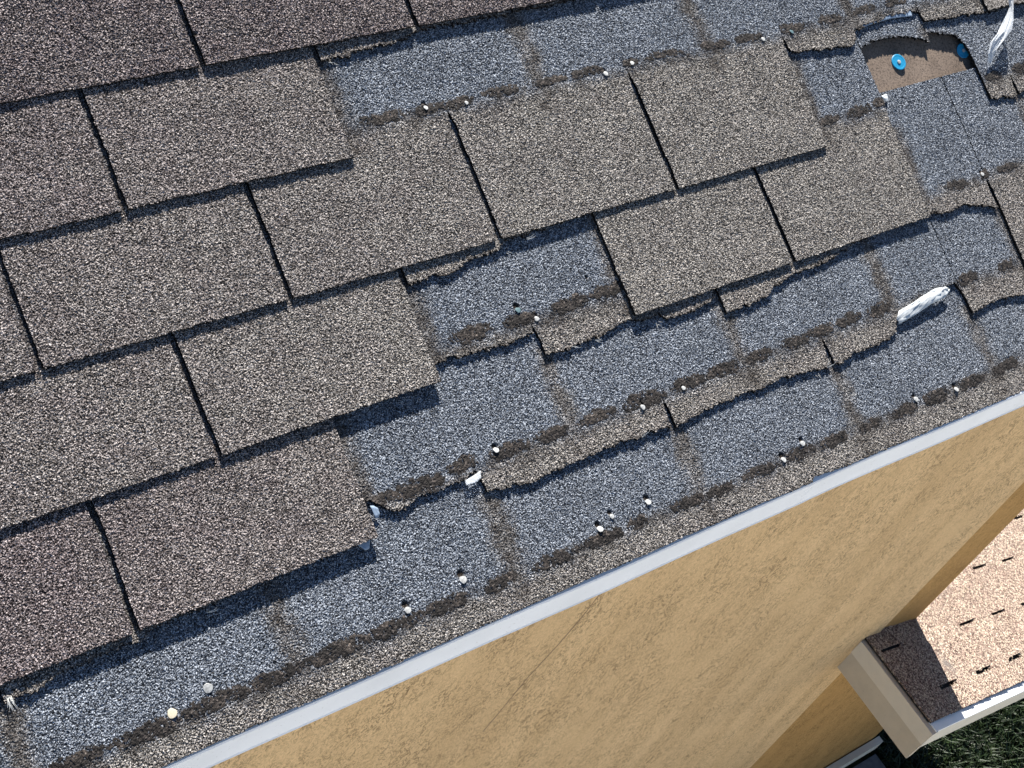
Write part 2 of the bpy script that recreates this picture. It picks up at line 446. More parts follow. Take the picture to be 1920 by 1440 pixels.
def surf_z(name, u, v):
    """height of a course's top surface above the roof plane, without the granule relief"""
    k = COURSES[name]['k']
    z = T*np.clip(2-(v-k), -0.35, 2.0)
    z = z+0.0010*(fbm(u*2.3, v*1.7, 31+k)-0.5)*np.clip(2.2-(v-k), 0, 1)*2
    for (c, a, b, h) in LIFT:
        if c == name:
            z = z+h*sstep(a-.01, a+.02, u)*(1-sstep(b-.02, b+.01, u))*np.clip(1-(v-k)/0.8, 0, 1)**2
    # torn remnants curl up a little at the tear
    le = lower_edge(name, u)
    if name not in 'AG':
        cur = np.where(le > k+0.2, np.clip(1-(v-le)/0.12, 0, 1)**2, 0)
        z = z+0.0008*cur*fbm(u*6, v*2, 77+k)
    # eave: last course sags onto the drip edge
    return z

def build_strip(name, u0, u1, label, fine=True, vtop=None, tone=0.0, root_name='shingle_strip'):
    cd = COURSES[name]; k = cd['k']
    g = 0.00115 if fine else 0.006
    root = empty(root_name, roof_point((u0+u1)/2, k if name != 'G' else -5.05), (PITCH, 0, 0))
    tag(root, label, 'roof shingle', 'overlapping shingle strips of the damaged roof')
    ox, oy = (u0+u1)/2*W, (k if name != 'G' else -5.05)*EX
    gap = 0.0011 if (name, u0) in (('E', 5.0), ('F', 4.5), ('D', 4.5)) else 0.0
    gap1 = 0.0011 if (name, u1) in (('E', 5.0), ('F', 4.5), ('D', 4.5)) else 0.0
    i0, i1 = int(math.floor((u0*W-0.004)/g)), int(math.ceil((u1*W+0.004)/g))
    vlo = -5.09 if name == 'G' else k-0.06
    if vtop is None: vtop = k+2.4
    j0, j1 = int(math.floor(vlo*EX/g)), int(math.ceil(vtop*EX/g))+1
    I, J = np.meshgrid(np.arange(i0, i1+1), np.arange(j0, j1+1))      # rows j
    X = (I+(hsh(I, J, 1)-.5)*0.72)*g
    Y = (J+(hsh(I, J, 2)-.5)*0.72)*g
    # cell mask
    cu = (I[:-1, :-1]+.5)*g/W; cv = (J[:-1, :-1]+.5)*g/EX
    cx, cy = cu*W, cv*EX
    n1 = (fbm(cx*330, cy*330, 5+abs(k), 2)-.5)
    n2 = (fbm(cx*60, cy*60, 9+abs(k), 3)-.5)
    le = lower_edge(name, cu)
    torn = le > k+0.15
    if name == 'G': torn = torn & False
    amp = np.where(torn, 0.0075, 0.0016)
    edge = le*EX + n1*amp + n2*np.where(torn, 0.008, 0.0022)
    keep = (cy > edge) & (cv < vtop)
    keep &= (cx > u0*W+gap+(n1*0.0006 if gap else 0)) & (cx <= u1*W-gap1+(n1*0.0006 if gap1 else 0))
    # cut-outs between tabs
    if cd['ph'] is not None:
        us = np.round(cu-cd['ph'])+cd['ph']
        taper = 1-sstep(k+1.05, k+1.24, cv)
        w = (0.0036*taper+0.0004*(cv < k+1.24))+n2*0.0016*(cv < k+1.2)
        d = np.abs(cx-us*W - (fbm(cy*14+us*7, us*3.1, 3, 2)-.5)*0.004)
        keep &= ~((d < w) & (cv < k+1.24))
    # only what is not buried deep under the courses above is built
    top_cover = np.full(cu.shape, 9.0)
    for nm in ORDER[:ORDER.index(name)]:
        top_cover = np.minimum(top_cover, lower_edge(nm, cu))
        ce = COURSES[nm]
        if ce['ph'] is not None:     # keep what shows through the slots
            us = np.round(cu-ce['ph'])+ce['ph']
            near = (np.abs(cx-us*W) < 0.012) & (cv < ce['k']+1.35)
            keep_near = near
            top_cover = np.where(keep_near, np.maximum(top_cover, np.minimum(ce['k']+1.3, 9)), top_cover)
    for nm in ORDER[:ORDER.index(name)]:
        # widen for neighbours of tears
        pass
    bury = cv < top_cover+0.22
    keep &= bury
    if not keep.any(): return root
    # heights and zones at vertices
    U, V = X/W, Y/EX
    Z = surf_z(name, U, V)
    ga = 0.00074 if fine else 0.0003
    gran = (hsh(I, J, 11)-.5)*2
    if name == 'A': ga *= 1.25
    rel = gran*ga
    # zones
    kk = k+1.0
    fuzz = (hsh(I, J, 21)-.5)
    wob = (fbm(X*45, Y*45, 41, 3)-.5)
    line = kk+0.235 if name != 'G' else -4.72
    zn = V - line + wob*0.10 + fuzz*0.10
    wx = 1-sstep(-0.10, 0.05, zn)
    if name == 'A': wx = np.ones_like(V)
    # weathered stripes under the cut-outs of the course above
    if name != 'A':
        up = COURSES[ORDER[ORDER.index(name)-1]]
        if up['ph'] is not None:
            us = np.round(U-up['ph'])+up['ph']
            dd = np.abs(U-us-0.01)*W + wob*0.022 + fuzz*0.016
            st = (1-sstep(0.002, 0.022, dd))*(1-sstep(kk+.93, kk+1.08, V))*0.70*sstep(kk-.04, kk+.03, V)
            wx = np.maximum(wx, st)
    tar_shade = np.zeros_like(V)
    # grime towards the dab row and in the stripes
    band = np.exp(-((V-(line-0.02))/0.09)**2)*np.clip(fbm(X*60, Y*60, 51, 3)*2.2-.75, 0, 1)*0.75
    if name != 'A': tar_shade = np.maximum(tar_shade, band*(1-sstep(.0, .3, V-line)))
    if name != 'A' and up['ph'] is not None:
        tar_shade = np.maximum(tar_shade, st*np.clip(fbm(X*80, Y*80, 55, 3)*2.4-.45, 0.12, .95))
    # bald places near torn lower edges, single missing granules
    bald = (hsh(I, J, 61) > 0.985)
    tar_shade = np.where(bald, 0.7, tar_shade)
    leV = lower_edge(name, U)
    tornV = (leV > k+0.15)
    rim = np.clip(1-(V-leV)*EX/0.004, 0, 1)*tornV*(hsh(I, J, 62) > .45)
    tar_shade = np.maximum(tar_shade, rim*0.75)
    # slot bottoms: shade painted near black, only where the cut-out above still stands
    if name != 'A' and up['ph'] is not None:
        cov = lower_edge(ORDER[ORDER.index(name)-1], U) < kk-0.9
        ins = (np.abs(U-us)*W < 0.006) & cov & (V < kk+1.2)
        tar_shade = np.where(ins & (V > k+1.03), 0.93, tar_shade)
        rel = np.where(ins, rel*0.5, rel)
    for (hu, hv, hr, hc) in HOLES:
        if hc == name:
            r = np.hypot((U-hu)*W, (V-hv)*EX)+wob*0.003
            inside = 1-sstep(hr*0.6, hr*1.15, r)
            tar_shade = np.maximum(tar_shade, inside)
            Z = Z-0.0022*inside
            rel = np.where(inside > .4, rel*0.4, rel)
    Z = Z+rel
    tv = tone(U, V) if callable(tone) else np.full_like(V, tone)
    tv = np.clip(tv+(wob*0.5), 0, 1)
    nrow, ncol = I.shape
    idx = np.arange(nrow*ncol).reshape(nrow, ncol)
    a_ = idx[:-1, :-1]; b_ = idx[:-1, 1:]; c_ = idx[1:, 1:]; d_ = idx[1:, :-1]
    P = np.stack([X.ravel()-ox, Y.ravel()-oy, Z.ravel()], 1)
    th = T*0.93
    PB = P.copy(); PB[:, 2] -= th + rel.ravel()
    zone = np.stack([wx.ravel(), tar_shade.ravel(), np.zeros(P.shape[0]), tv.ravel()], 1)
    zoneB = zone.copy(); zoneB[:, 2] = 1.0
    PT2 = P.copy(); PT2[:, 2] -= 0.0009          # dark side starts just under the granules
    pad = np.pad(keep, 1)
    nbL = pad[1:-1, :-2]; nbR = pad[1:-1, 2:]; nbD = pad[:-2, 1:-1]; nbU = pad[2:, 1:-1]
    nall = P.shape[0]
    ALLP = np.concatenate([P, PT2, PB]); ALLZ = np.concatenate([zone, zoneB, zoneB])

    def emit(mask, oname, lab=None):
        if not mask.any(): return None
        q = [np.stack([a_[mask], b_[mask], c_[mask], d_[mask]], 1)]
        for nb, (p, r) in ((nbD, (a_, b_)), (nbR, (b_, c_)), (nbU, (c_, d_)), (nbL, (d_, a_))):
            m = mask & ~nb
            if m.any():
                P1, P2 = p[m], r[m]
                q.append(np.stack([P1, P1+nall, P2+nall, P2], 1))
                q.append(np.stack([P1+nall, P1+2*nall, P2+2*nall, P2+nall], 1))
        q = np.concatenate(q)
        used, inv = np.unique(q, return_inverse=True)
        o = quad_mesh_np(oname, ALLP[used], inv.reshape(q.shape), SH, root, ALLZ[used])
        if lab: o['label'] = lab
        return o
    # parts: each whole tab, and the head lap that used to be hidden
    tabmask = np.zeros_like(keep)
    if cd['ph'] is not None:
        first = math.floor(u0-cd['ph'])+cd['ph']
        us = first
        while us < u1:
            mid = us+0.5
            if u0 < mid < u1 and float(lower_edge(name, np.array([mid]))[0]) < k+0.05:
                m = keep & (cu > us) & (cu <= us+1) & (cv < k+1.0)
                emit(m, 'tab')
                tabmask |= m
            us += 1.0
    emit(keep & ~tabmask, 'head_lap')
    for (du, dv, dl, dh) in DABS.get(name, []):
        if u0 < du <= u1 and fine:
            build_dab(name, du, dv, dl, dh, ox, oy, root)
    return root

def build_dab(name, du, dv, dl, dh, ox, oy, root):
    g = 0.0011
    dl = dl*1.12
    i0, i1 = int((du*W-dl*0.5-.004)/g), int((du*W+dl*0.5+.004)/g)
    j0, j1 = int((dv*EX-dh-.005)/g)-1, int((dv*EX+dh+.005)/g)+1
    I, J = np.meshgrid(np.arange(i0, i1+1), np.arange(j0, j1+1))
    X = (I+(hsh(I, J, 101)-.5)*0.6)*g; Y = (J+(hsh(I, J, 102)-.5)*0.6)*g
    cx = (I[:-1, :-1]+.5)*g; cy = (J[:-1, :-1]+.5)*g
    sl = rng.uniform(-.04, .04)
    def field(x, y):
        dx = (x-du*W)/(dl*0.5); dy = (y-dv*EX-sl*(x-du*W))/dh
        r = (np.abs(dx)**2.6+np.abs(dy)**2.2)
        return r + (fbm(x*130, y*130, 131, 3)-.5)*1.8
    f = field(cx, cy)
    keep = (f < 0.92) & ((fbm(cx*330, cy*330, 141, 2) > 0.24+0.20*np.clip(f, 0, 1)))
    keep &= (cy > lower_edge(name, cx/W)*EX+.0005)
    if not keep.any(): return
    fz = np.clip(1-field(X, Y), 0, 1)
    Z = surf_z(name, X/W, Y/EX)+0.0003+0.0006*fz**.6+(fbm(X*420, Y*420, 171, 2)-.5)*0.0015*fz**.3+(hsh(I, J, 103)-.5)*0.0006
    nr, nc = I.shape
    idx = np.arange(nr*nc).reshape(nr, nc)
    a_ = idx[:-1, :-1]; b_ = idx[:-1, 1:]; c_ = idx[1:, 1:]; d_ = idx[1:, :-1]
    n = nr*nc
    P = np.stack([X.ravel()-ox, Y.ravel()-oy, Z.ravel()], 1)
    PB = P.copy(); PB[:, 2] -= 0.0016
    pad = np.pad(keep, 1)
    q = [np.stack([a_[keep], b_[keep], c_[keep], d_[keep]], 1)]
    for nb, (p, r) in ((pad[:-2, 1:-1], (a_, b_)), (pad[1:-1, 2:], (b_, c_)), (pad[2:, 1:-1], (c_, d_)), (pad[1:-1, :-2], (d_, a_))):
        m = keep & ~nb
        q.append(np.stack([p[m], p[m]+n, r[m]+n, r[m]], 1))
    q = np.concatenate(q)
    used, inv = np.unique(q, return_inverse=True)
    quad_mesh_np('adhesive_dab', np.concatenate([P, PB])[used], inv.reshape(q.shape), DAB, root)

tA = lambda U, V: 0.9+0.0*U
tB = lambda U, V: np.clip(0.72-0.30*(U-.3), 0.05, 0.72)
tC = lambda U, V: np.clip(0.55-0.20*U, 0.0, 0.55)
tD = lambda U, V: np.clip(0.50-0.26*U, 0.0, 0.55)
tE = lambda U, V: np.clip(0.85-0.45*U, 0.0, 0.95)+0.0*U
tZ = lambda U, V: 0.10+0*U
build_strip('A', -1.5, 2.0, 'dark purplish whole shingle strip at the upper left corner', tone=tA, vtop=1.25)
build_strip('A', 2.0, 5.0, 'dark shingle strip shading the blue torn area at the top edge', tone=tA, vtop=1.25)
build_strip('A', 5.0, 8.2, 'shingle strip above the top right corner beyond the hanging film', tone=tA, fine=False, vtop=1.25)
build_strip('B', -1.5, 1.5, 'whole grey brown strip below the dark upper left strip, ending at the first blue patch', tone=tB)
build_strip('B', 1.5, 4.5, 'strip with all tabs torn away, only a thin rim left above the upper blue patches', tone=tB)
build_strip('B', 4.5, 8.2, 'strip with torn rim crossing the top right corner', tone=tB, fine=False)
build_strip('C', -1.5, 2.0, 'whole strip at mid left, its last tab directly below the first blue patch', tone=tC)
build_strip('C', 2.0, 5.0, 'strip in upper centre with two whole tan tabs and blue granules above them', tone=tC)
build_strip('C', 5.0, 8.2, 'torn strip crossed by the hanging clear film, top right', tone=tC)
build_strip('D', -1.5, 1.5, 'whole strip at mid left ending beside the lone blue patch in the centre', tone=tD)
build_strip('D', 1.5, 4.5, 'strip with one missing centre tab and two pale tan tabs right of it', tone=tD)
build_strip('D', 4.5, 8.2, 'strip torn in an arc over the brown hole with the blue capped nails', tone=tZ)
build_strip('E', -1.5, 2.0, 'lower left strip of two pinkish tabs whose third tab is torn away in the centre', tone=tE)
build_strip('E', 2.0, 5.0, 'strip without tabs, its blue head lap reaching up to the brown hole', tone=tZ)
build_strip('E', 5.0, 8.2, 'strip right of the thin joint with a sliver of tan tab at the right edge', tone=tZ)
build_strip('F', -1.5, 1.5, 'torn strip ending in a ragged flap beside the lowest whole tab at centre left', tone=tZ)
build_strip('F', 1.5, 4.5, 'long torn strip with a ragged tan lower edge and milky film at its right end', tone=tZ)
build_strip('F', 4.5, 8.2, 'torn strip at the right edge below the lone full slot', tone=tZ)
build_strip('G', -1.5, 2.0, 'lowest strip along the eave at the lower left with large nail heads', vtop=-3.55, tone=tZ)
build_strip('G', 2.0, 5.0, 'lowest strip along the eave in the right half, above the white edge joint', vtop=-3.55, tone=tZ)
build_strip('G', 5.0, 8.2, 'lowest strip along the eave past the right edge of the view', vtop=-3.9, tone=tZ, fine=False)

# ------------------------------------------------------------------ nails
def disc_verts(r, h, n=18, dome=0.0, wob=0.0):
    vs, fs = [], []
    vs.append((0, 0, h+dome))
    for k_, (rr, zz) in enumerate(((r*0.55, h+dome*0.7), (r*0.93, h), (r, h*0.6), (r*0.97, 0))):
        for i in range(n):
            a = 2*math.pi*i/n
            q = rr*(1+wob*math.sin(3*a+1.3)+wob*.6*math.sin(5*a))
            vs.append((q*math.cos(a), q*math.sin(a), zz))
    for i in range(n): fs.append((0, 1+i, 1+(i+1) % n))
    for ring in range(3):
        b0 = 1+ring*n
        for i in range(n):
            fs.append((b0+i, b0+n+i, b0+n+(i+1) % n, b0+(i+1) % n))
    fs.append(tuple(reversed([1+3*n+i for i in range(n)])))
    return vs, fs

def rod(r, z0, z1, n=10):
    vs = [(r*math.cos(2*math.pi*i/n), r*math.sin(2*math.pi*i/n), z) for z in (z0, z1) for i in range(n)]
    fs = [(i, (i+1) % n, n+(i+1) % n, n+i) for i in range(n)]
    fs += [tuple(reversed(range(n))), tuple(range(n, 2*n))]
    return vs, fs

for (u, v, r, mt, crs, lab) in NAILS:
    z = float(surf_z(crs, np.array([u]), np.array([v]))[0])
    big = r > .006
    lift = 0.0009 if big else rng.uniform(0.0007, 0.0016)
    root = empty('roofing_nail', roof_point(u, v, z+lift), (0, 0, 0))
    tilt = rng.uniform(0.05, .12) if big else rng.uniform(0.12, 0.4)
    root.rotation_euler = (PITCH-tilt, rng.uniform(-.15, .15), rng.uniform(-.3, .3))
    tag(root, lab, 'nail', 'galvanized nails left in the torn shingles')
    mm = {'w': NAILM, 'g': NAILM, 'c': NAILC, 'd': NAILD}[mt]
    vs, fs = disc_verts(r*(0.78 if mt == 'g' else .86), 0.0007, 18, 0.0002, rng.uniform(.03, .09))
    mesh_obj('nail_head', vs, fs, mm, root)
    vs, fs = rod(0.0014, -0.010, 0.0)
    mesh_obj('nail_shank', vs, fs, mm, root)

DECKZ = -0.0095
for (u, v, tilt, lab, rr) in ((4.755, -1.32, 0.1, 'bright blue round plastic cap nail in the middle of the brown hole', .0135),
                          (5.262, -1.37, -0.25, 'blue plastic cap nail half hidden under the torn rim of the brown hole', .0125)):
    root = empty('cap_nail', roof_point(u, v, DECKZ+0.0025), (PITCH-tilt*.5, -0.15+tilt*.3, 0))
    tag(root, lab, 'cap nail', 'blue plastic cap nails')
    vs, fs = [], []
    n = 32
    prof = [(rr*.22, .0008), (rr*.34, .0006), (rr*.72, .0006), (rr*.82, .0009), (rr*.93, .0009), (rr, .0004), (rr*.98, -.0006), (rr*.2, -.0008)]
    for (q, zz) in prof:
        for i in range(n):
            a = 2*math.pi*i/n
            vs.append((q*math.cos(a), q*math.sin(a), zz))
    for k_ in range(len(prof)-1):
        for i in range(n):
            fs.append((k_*n+i, (k_+1)*n+i, (k_+1)*n+(i+1) % n, k_*n+(i+1) % n))
    fs.append(tuple(range(n))); fs.append(tuple(reversed([(len(prof)-1)*n+i for i in range(n)])))
    mesh_obj('plastic_cap', vs, fs, BLUECAP, root)
    vs, fs = disc_verts(rr*.24, .0008, 14, .0003, .04)
    o = mesh_obj('nail_head', vs, fs, NAILM, root); o.location = (0, 0, .0011)

# ------------------------------------------------------------------ loose film scraps and glass fibres
def sheet(name, pts, mat, label, thick=0.0004, sub=3, crumple=0.0018, group='scraps of torn release film'):
    """pts: rows of roof-space points (u, v, z in m); a crumpled sheet with real thickness"""
    rows = [[roof_point(*p) for p in r] for r in pts]
    nr, nc = len(rows), len(rows[0])
    P = []
    RR, CC = (nr-1)*sub*2+1, (nc-1)*sub*2+1
    for a in range(RR):
        fa = a/(RR-1)*(nr-1); ia = min(int(fa), nr-2); ta = fa-ia
        row = []
        for b in range(CC):
            fb = b/(CC-1)*(nc-1); ib = min(int(fb), nc-2); tb = fb-ib
            p = (rows[ia][ib]*(1-tb)+rows[ia][ib+1]*tb)*(1-ta)+(rows[ia+1][ib]*(1-tb)+rows[ia+1][ib+1]*tb)*ta
            nn = Vector((rng.uniform(-1, 1), rng.uniform(-1, 1), rng.uniform(-1, 1)))*crumple*(.3 if a in (0, RR-1) else 1)
            row.append(p+nn*.6+Vector((0, -SP, CP))*nn.z)
        P.append(row)
    base = P[RR//2][CC//2].copy()
    verts, faces = [], []
    up = Vector((0, -SP, CP))*thick
    for lay in (0, 1):
        for r in P:
            for p in r: verts.append(p-base-(up if lay else Vector()))
    n = RR*CC
    for a in range(RR-1):
        for b in range(CC-1):
            i = a*CC+b
            faces.append((i, i+1, i+CC+1, i+CC)); faces.append((n+i, n+i+CC, n+i+CC+1, n+i+1))
    for a in range(RR-1):
        faces.append((a*CC, (a+1)*CC, n+(a+1)*CC, n+a*CC)); e = a*CC+CC-1
        faces.append((e, n+e, n+e+CC, e+CC))
    for b in range(CC-1):
        faces.append((b, n+b, n+b+1, b+1)); e = (RR-1)*CC+b
        faces.append((e, e+1, n+e+1, n+e))
    o = mesh_obj(name, verts, faces, mat, None, True)
    o.location = base
    return tag(o, label, 'film scrap', group)

def fz(c, u, v): return float(surf_z(c, np.array([u]), np.array([v]))[0])

z0 = fz('F', 4.2, -3.8)
sheet('film_scrap', [[(4.00, -3.925, .006), (4.12, -3.90, .0075), (4.25, -3.855, .0085), (4.36, -3.84, .0085), (4.41, -3.80, .008)],
                     [(4.00, -3.86, .0075), (4.12, -3.83, .009), (4.25, -3.79, .0105), (4.34, -3.765, .0105), (4.405, -3.765, .009)],
                     [(4.03, -3.80, .007), (4.13, -3.775, .0085), (4.22, -3.745, .0085), (4.31, -3.72, .009), (4.39, -3.735, .008)]],
      FILMW, 'milky white crumpled film strip at the right end of the long torn strip', sub=2, crumple=.0011)
sheet('film_scrap', [[(1.435, -3.835, .0045), (1.49, -3.815, .005), (1.515, -3.80, .006)],
                     [(1.43, -3.875, .0065), (1.475, -3.88, .007), (1.505, -3.86, .007)]],
      FILM, 'small clear bluish film tab under the ragged flap at centre left', sub=2, crumple=.0004)
sheet('film_scrap', [[(0.895, -3.985, .004), (0.93, -3.98, .004), (0.965, -3.975, .004)],
                     [(0.925, -4.06, .0028), (0.935, -4.065, .0028), (0.945, -4.06, .0028)]],
      FILMB, 'dark bluish triangle of film in the shade under the lowest whole tab', sub=2, crumple=.0002)
sheet('film_scrap', [[(1.005, -3.75, .006), (1.02, -3.76, .0055), (1.035, -3.79, .005)],
                     [(1.012, -3.86, .004), (1.025, -3.86, .004), (1.035, -3.84, .004)]],
      FILMB, 'narrow bluish film sliver at the notch beside the lowest whole tab', sub=2, crumple=.0002)
sheet('film_scrap', [[(4.495, -1.64, .0045), (4.52, -1.635, .004), (4.545, -1.635, .003)],
                     [(4.502, -1.67, .0045), (4.52, -1.68, .004), (4.543, -1.67, .003)],
                     [(4.518, -1.70, .0035), (4.528, -1.71, .003), (4.538, -1.70, .003)]],
      FILMW, 'small white film corner at the lower left corner of the brown hole', sub=2, crumple=.0004)
sheet('film_scrap', [[(4.53, -.845, .0035), (4.66, -.825, .0035), (4.79, -.81, .0035), (4.95, -.815, .0035)],
                     [(4.53, -.885, .003), (4.66, -.865, .003), (4.79, -.855, .003), (4.95, -.88, .003)]],
      FILMB, 'long bluish film strip in the shade above the brown hole', sub=2, crumple=.0002)
# hanging strip: comes down from above the frame, twists and widens
def hanging_strip():
    rows = [(5.625, -.62, .040, .0030, 0.2), (5.62, -.78, .034, .0032, 0.5), (5.63, -.90, .032, .0040, .7), (5.635, -.99, .030, .0045, 0.9), (5.62, -1.07, .029, .0040, 1.3), (5.60, -1.14, .028, .0050, .9),
            (5.56, -1.22, .027, .0100, .5), (5.50, -1.32, .026, .0145, .3), (5.43, -1.40, .022, .0140, .2), (5.375, -1.50, .016, .0105, .1), (5.36, -1.60, .009, .004, 0)]
    n = 7
    P = []
    for (u, v, z, hw, tw) in rows:
        c = roof_point(u, v, z)
        ax = Vector((1, 0, 0))*math.cos(tw) + Vector((0, -SP, CP))*math.sin(tw)
        P.append([c+ax*hw*(2*i/(n-1)-1)+Vector((0, -SP, CP))*rng.uniform(-.0022, .0022)*min(1, hw/.01)+Vector((0, CP, SP))*rng.uniform(-.002, .002) for i in range(n)])
    base = roof_point(5.36, -1.60, 0)
    verts, faces = [], []
    up = Vector((0, -SP, CP))*0.0004
    for lay in (0, 1):
        for r in P:
            for p in r: verts.append(p-base-(up if lay else Vector()))
    N_ = len(rows)*n
    for a in range(len(rows)-1):
        for b in range(n-1):
            i = a*n+b
            faces.append((i, i+n, i+n+1, i+1)); faces.append((N_+i, N_+i+1, N_+i+n+1, N_+i+n))
        faces.append((a*n, N_+a*n, N_+a*n+n, a*n+n)); e = a*n+n-1
        faces.append((e, e+n, N_+e+n, N_+e))
    for e in (0, (len(rows)-1)*n):
        for b in range(n-1): faces.append((e+b, e+b+1, N_+e+b+1, N_+e+b))
    o = mesh_obj('film_scrap', verts, faces, FILM); o.location = base
    tag(o, 'long twisted clear film strip standing off the roof at the top right', 'film scrap', 'scraps of torn release film')
hanging_strip()

def fibres(name, specs, label):
    """each spec: list of roof-space points; thin bent rods"""
    verts, faces = [], []
    base = roof_point(*specs[0][0])
    for pl in specs:
        pts = [roof_point(*p) for p in pl]
        r = 0.00028
        off = len(verts)
        for i, p in enumerate(pts):
            rr = r*(1-.6*i/(len(pts)-1))
            for a in range(4):
                verts.append(p-base+Vector((rr*math.cos(a*math.pi/2), 0, rr*math.sin(a*math.pi/2)))+Vector((0, rr*math.sin(a*math.pi/2), 0)))
        for i in range(len(pts)-1):
            for a in range(4):
                faces.append((off+i*4+a, off+i*4+(a+1) % 4, off+(i+1)*4+(a+1) % 4, off+(i+1)*4+a))
    o = mesh_obj(name, verts, faces, FIBRE)
    o.location = base
    tag(o, label, 'fibres', 'frayed glass fibres')
    return o

def tuft(u, v, z, n, spread, length, ang):
    sp_ = []
    for i in range(n):
        a = ang+rng.uniform(-spread, spread)
        L = length*rng.uniform(.5, 1)
        x0, y0 = u+rng.uniform(-.012, .012), v+rng.uniform(-.015, .015)
        sp_.append([(x0, y0, z), (x0+math.cos(a)*L*.5/W, y0+math.sin(a)*L*.5/EX, z+.002), (x0+math.cos(a+.2)*L/W, y0+math.sin(a+.2)*L/EX, z+.0015)])
    return sp_
sp1 = tuft(-.47, -4.10, .005, 16, .45, .015, -1.9)
fibres('fibre_tuft', sp1, 'white frayed fibre tuft at the lower left edge of the photo')
allf = [(2.13, -2.06, .011, 3, .5, .014, -.3), (2.02, -2.12, .006, 2, .5, .010, -1.2), (2.16, -3.09, .006, 3, .6, .014, -.7), (2.28, -3.10, .006, 3, .4, .012, -.5), (2.33, -4.03, .005, 3, .5, .012, .2), (3.46, -4.05, .006, 5, .5, .014, .3),
        (1.55, -.17, .006, 3, .6, .009, -1.), (3.38, -4.09, .006, 3, .6, .010, -1.2), (2.62, -3.13, .006, 4, .7, .009, -1.3), (0.27, -4.06, .005, 3, .4, .010, -.3)]
labs = ['fibre wisps in the blue shadow below the middle slot', 'short fibres hanging where the middle slot meets the lone centre patch', 'two thin fibres over the blue shade below the torn centre band',
        'fine fibres on the torn tan lip right of the centre band', 'fibres on the ragged lip in the lower middle', 'pale fibre bundle on the ragged lip toward the right', 'tiny fibres under the small torn rim at the first blue patch',
        'stubby fibres hanging from the ragged lip right of centre', 'bristly fibres below the lower pale tab', 'faint fibres below the lowest left butt edge']
for (a, l) in zip(allf, labs): fibres('fibre_tuft', tuft(*a), l)

# ------------------------------------------------------------------ house: deck, underlayment, walls
def box(x0, x1, y0, y1, z0, z1):
    vs = [(x, y, z) for x in (x0, x1) for y in (y0, y1) for z in (z0, z1)]
    fs = [(0, 1, 3, 2), (4, 6, 7, 5), (0, 4, 5, 1), (2, 3, 7, 6), (0, 2, 6, 4), (1, 5, 7, 3)]
    return vs, fs

YE = -5.05*EX*CP
YW = YE+0.09
house = empty('house', (0, YW, -3.78))
tag(house, 'tan stucco house whose damaged shingle roof fills the photo', 'house')
def hp(p): return (p[0], p[1]-YW, p[2]+3.78)
def house_part(name, verts, faces, mat, parent=None, smooth=False):
    return mesh_obj(name, [hp(v) for v in verts], faces, mat, parent or house, smooth)

XL, XR = -1.52*W, 2.52
# roof deck with underlayment, a slab in the roof plane
def slab(u0, u1, v0, v1, za, zb):
    pts = [roof_point(u, v, z) for u in (u0, u1) for v in (v0, v1) for z in (za, zb)]
    fs = [(0, 1, 3, 2), (4, 6, 7, 5), (0, 4, 5, 1), (2, 3, 7, 6), (0, 2, 6, 4), (1, 5, 7, 3)]
    return [tuple(p) for p in pts], fs
vs, fs = slab(XL/W, XR/W+.05, -4.90, 12.0, DECKZ-0.001, DECKZ-0.020); house_part('roof_deck', vs, fs, simple_mat('plywood', (0.35, 0.25, 0.15)))
vs, fs = slab(XL/W, XR/W+.04, -4.90, 12.0, DECKZ, DECKZ-0.0006); house_part('underlayment', vs, fs, UNDER)

def grid_wall(x0, x1, z0, z1, y, ztop=None, res=0.05):
    nx, nz = max(2, int((x1-x0)/res)), max(2, int((z1-z0)/res))
    vs = []
    for j in range(nz+1):
        for i in range(nx+1):
            x = x0+(x1-x0)*i/nx; z = z0+(z1-z0)*j/nz
            vs.append((x, y-0.003*math.sin(x*2.1+z*1.3)*math.sin(z*1.7), z))
    fs = [(j*(nx+1)+i, j*(nx+1)+i+1, (j+1)*(nx+1)+i+1, (j+1)*(nx+1)+i) for j in range(nz) for i in range(nx)]
    return vs, fs
GZ = -3.78
# main wall as a solid body
XA = 2.24; XB = 2.47; XEND = 3.41
def body(x0, x1, y0, y1, z0, z1, ridge=None):
    return box(x0, x1, y0, y1, z0, z1)
vs, fs = box(XL+.03, XA, YW, YW+6, GZ-.1, YE*SP/CP+0.02)
house_part('wall', vs, fs, STUCCO)
vs, fs = box(XA, XB, YW+.008, YW+6, GZ-.1, YE*SP/CP+0.02)
house_part('wall', vs, fs, STUCCO2)
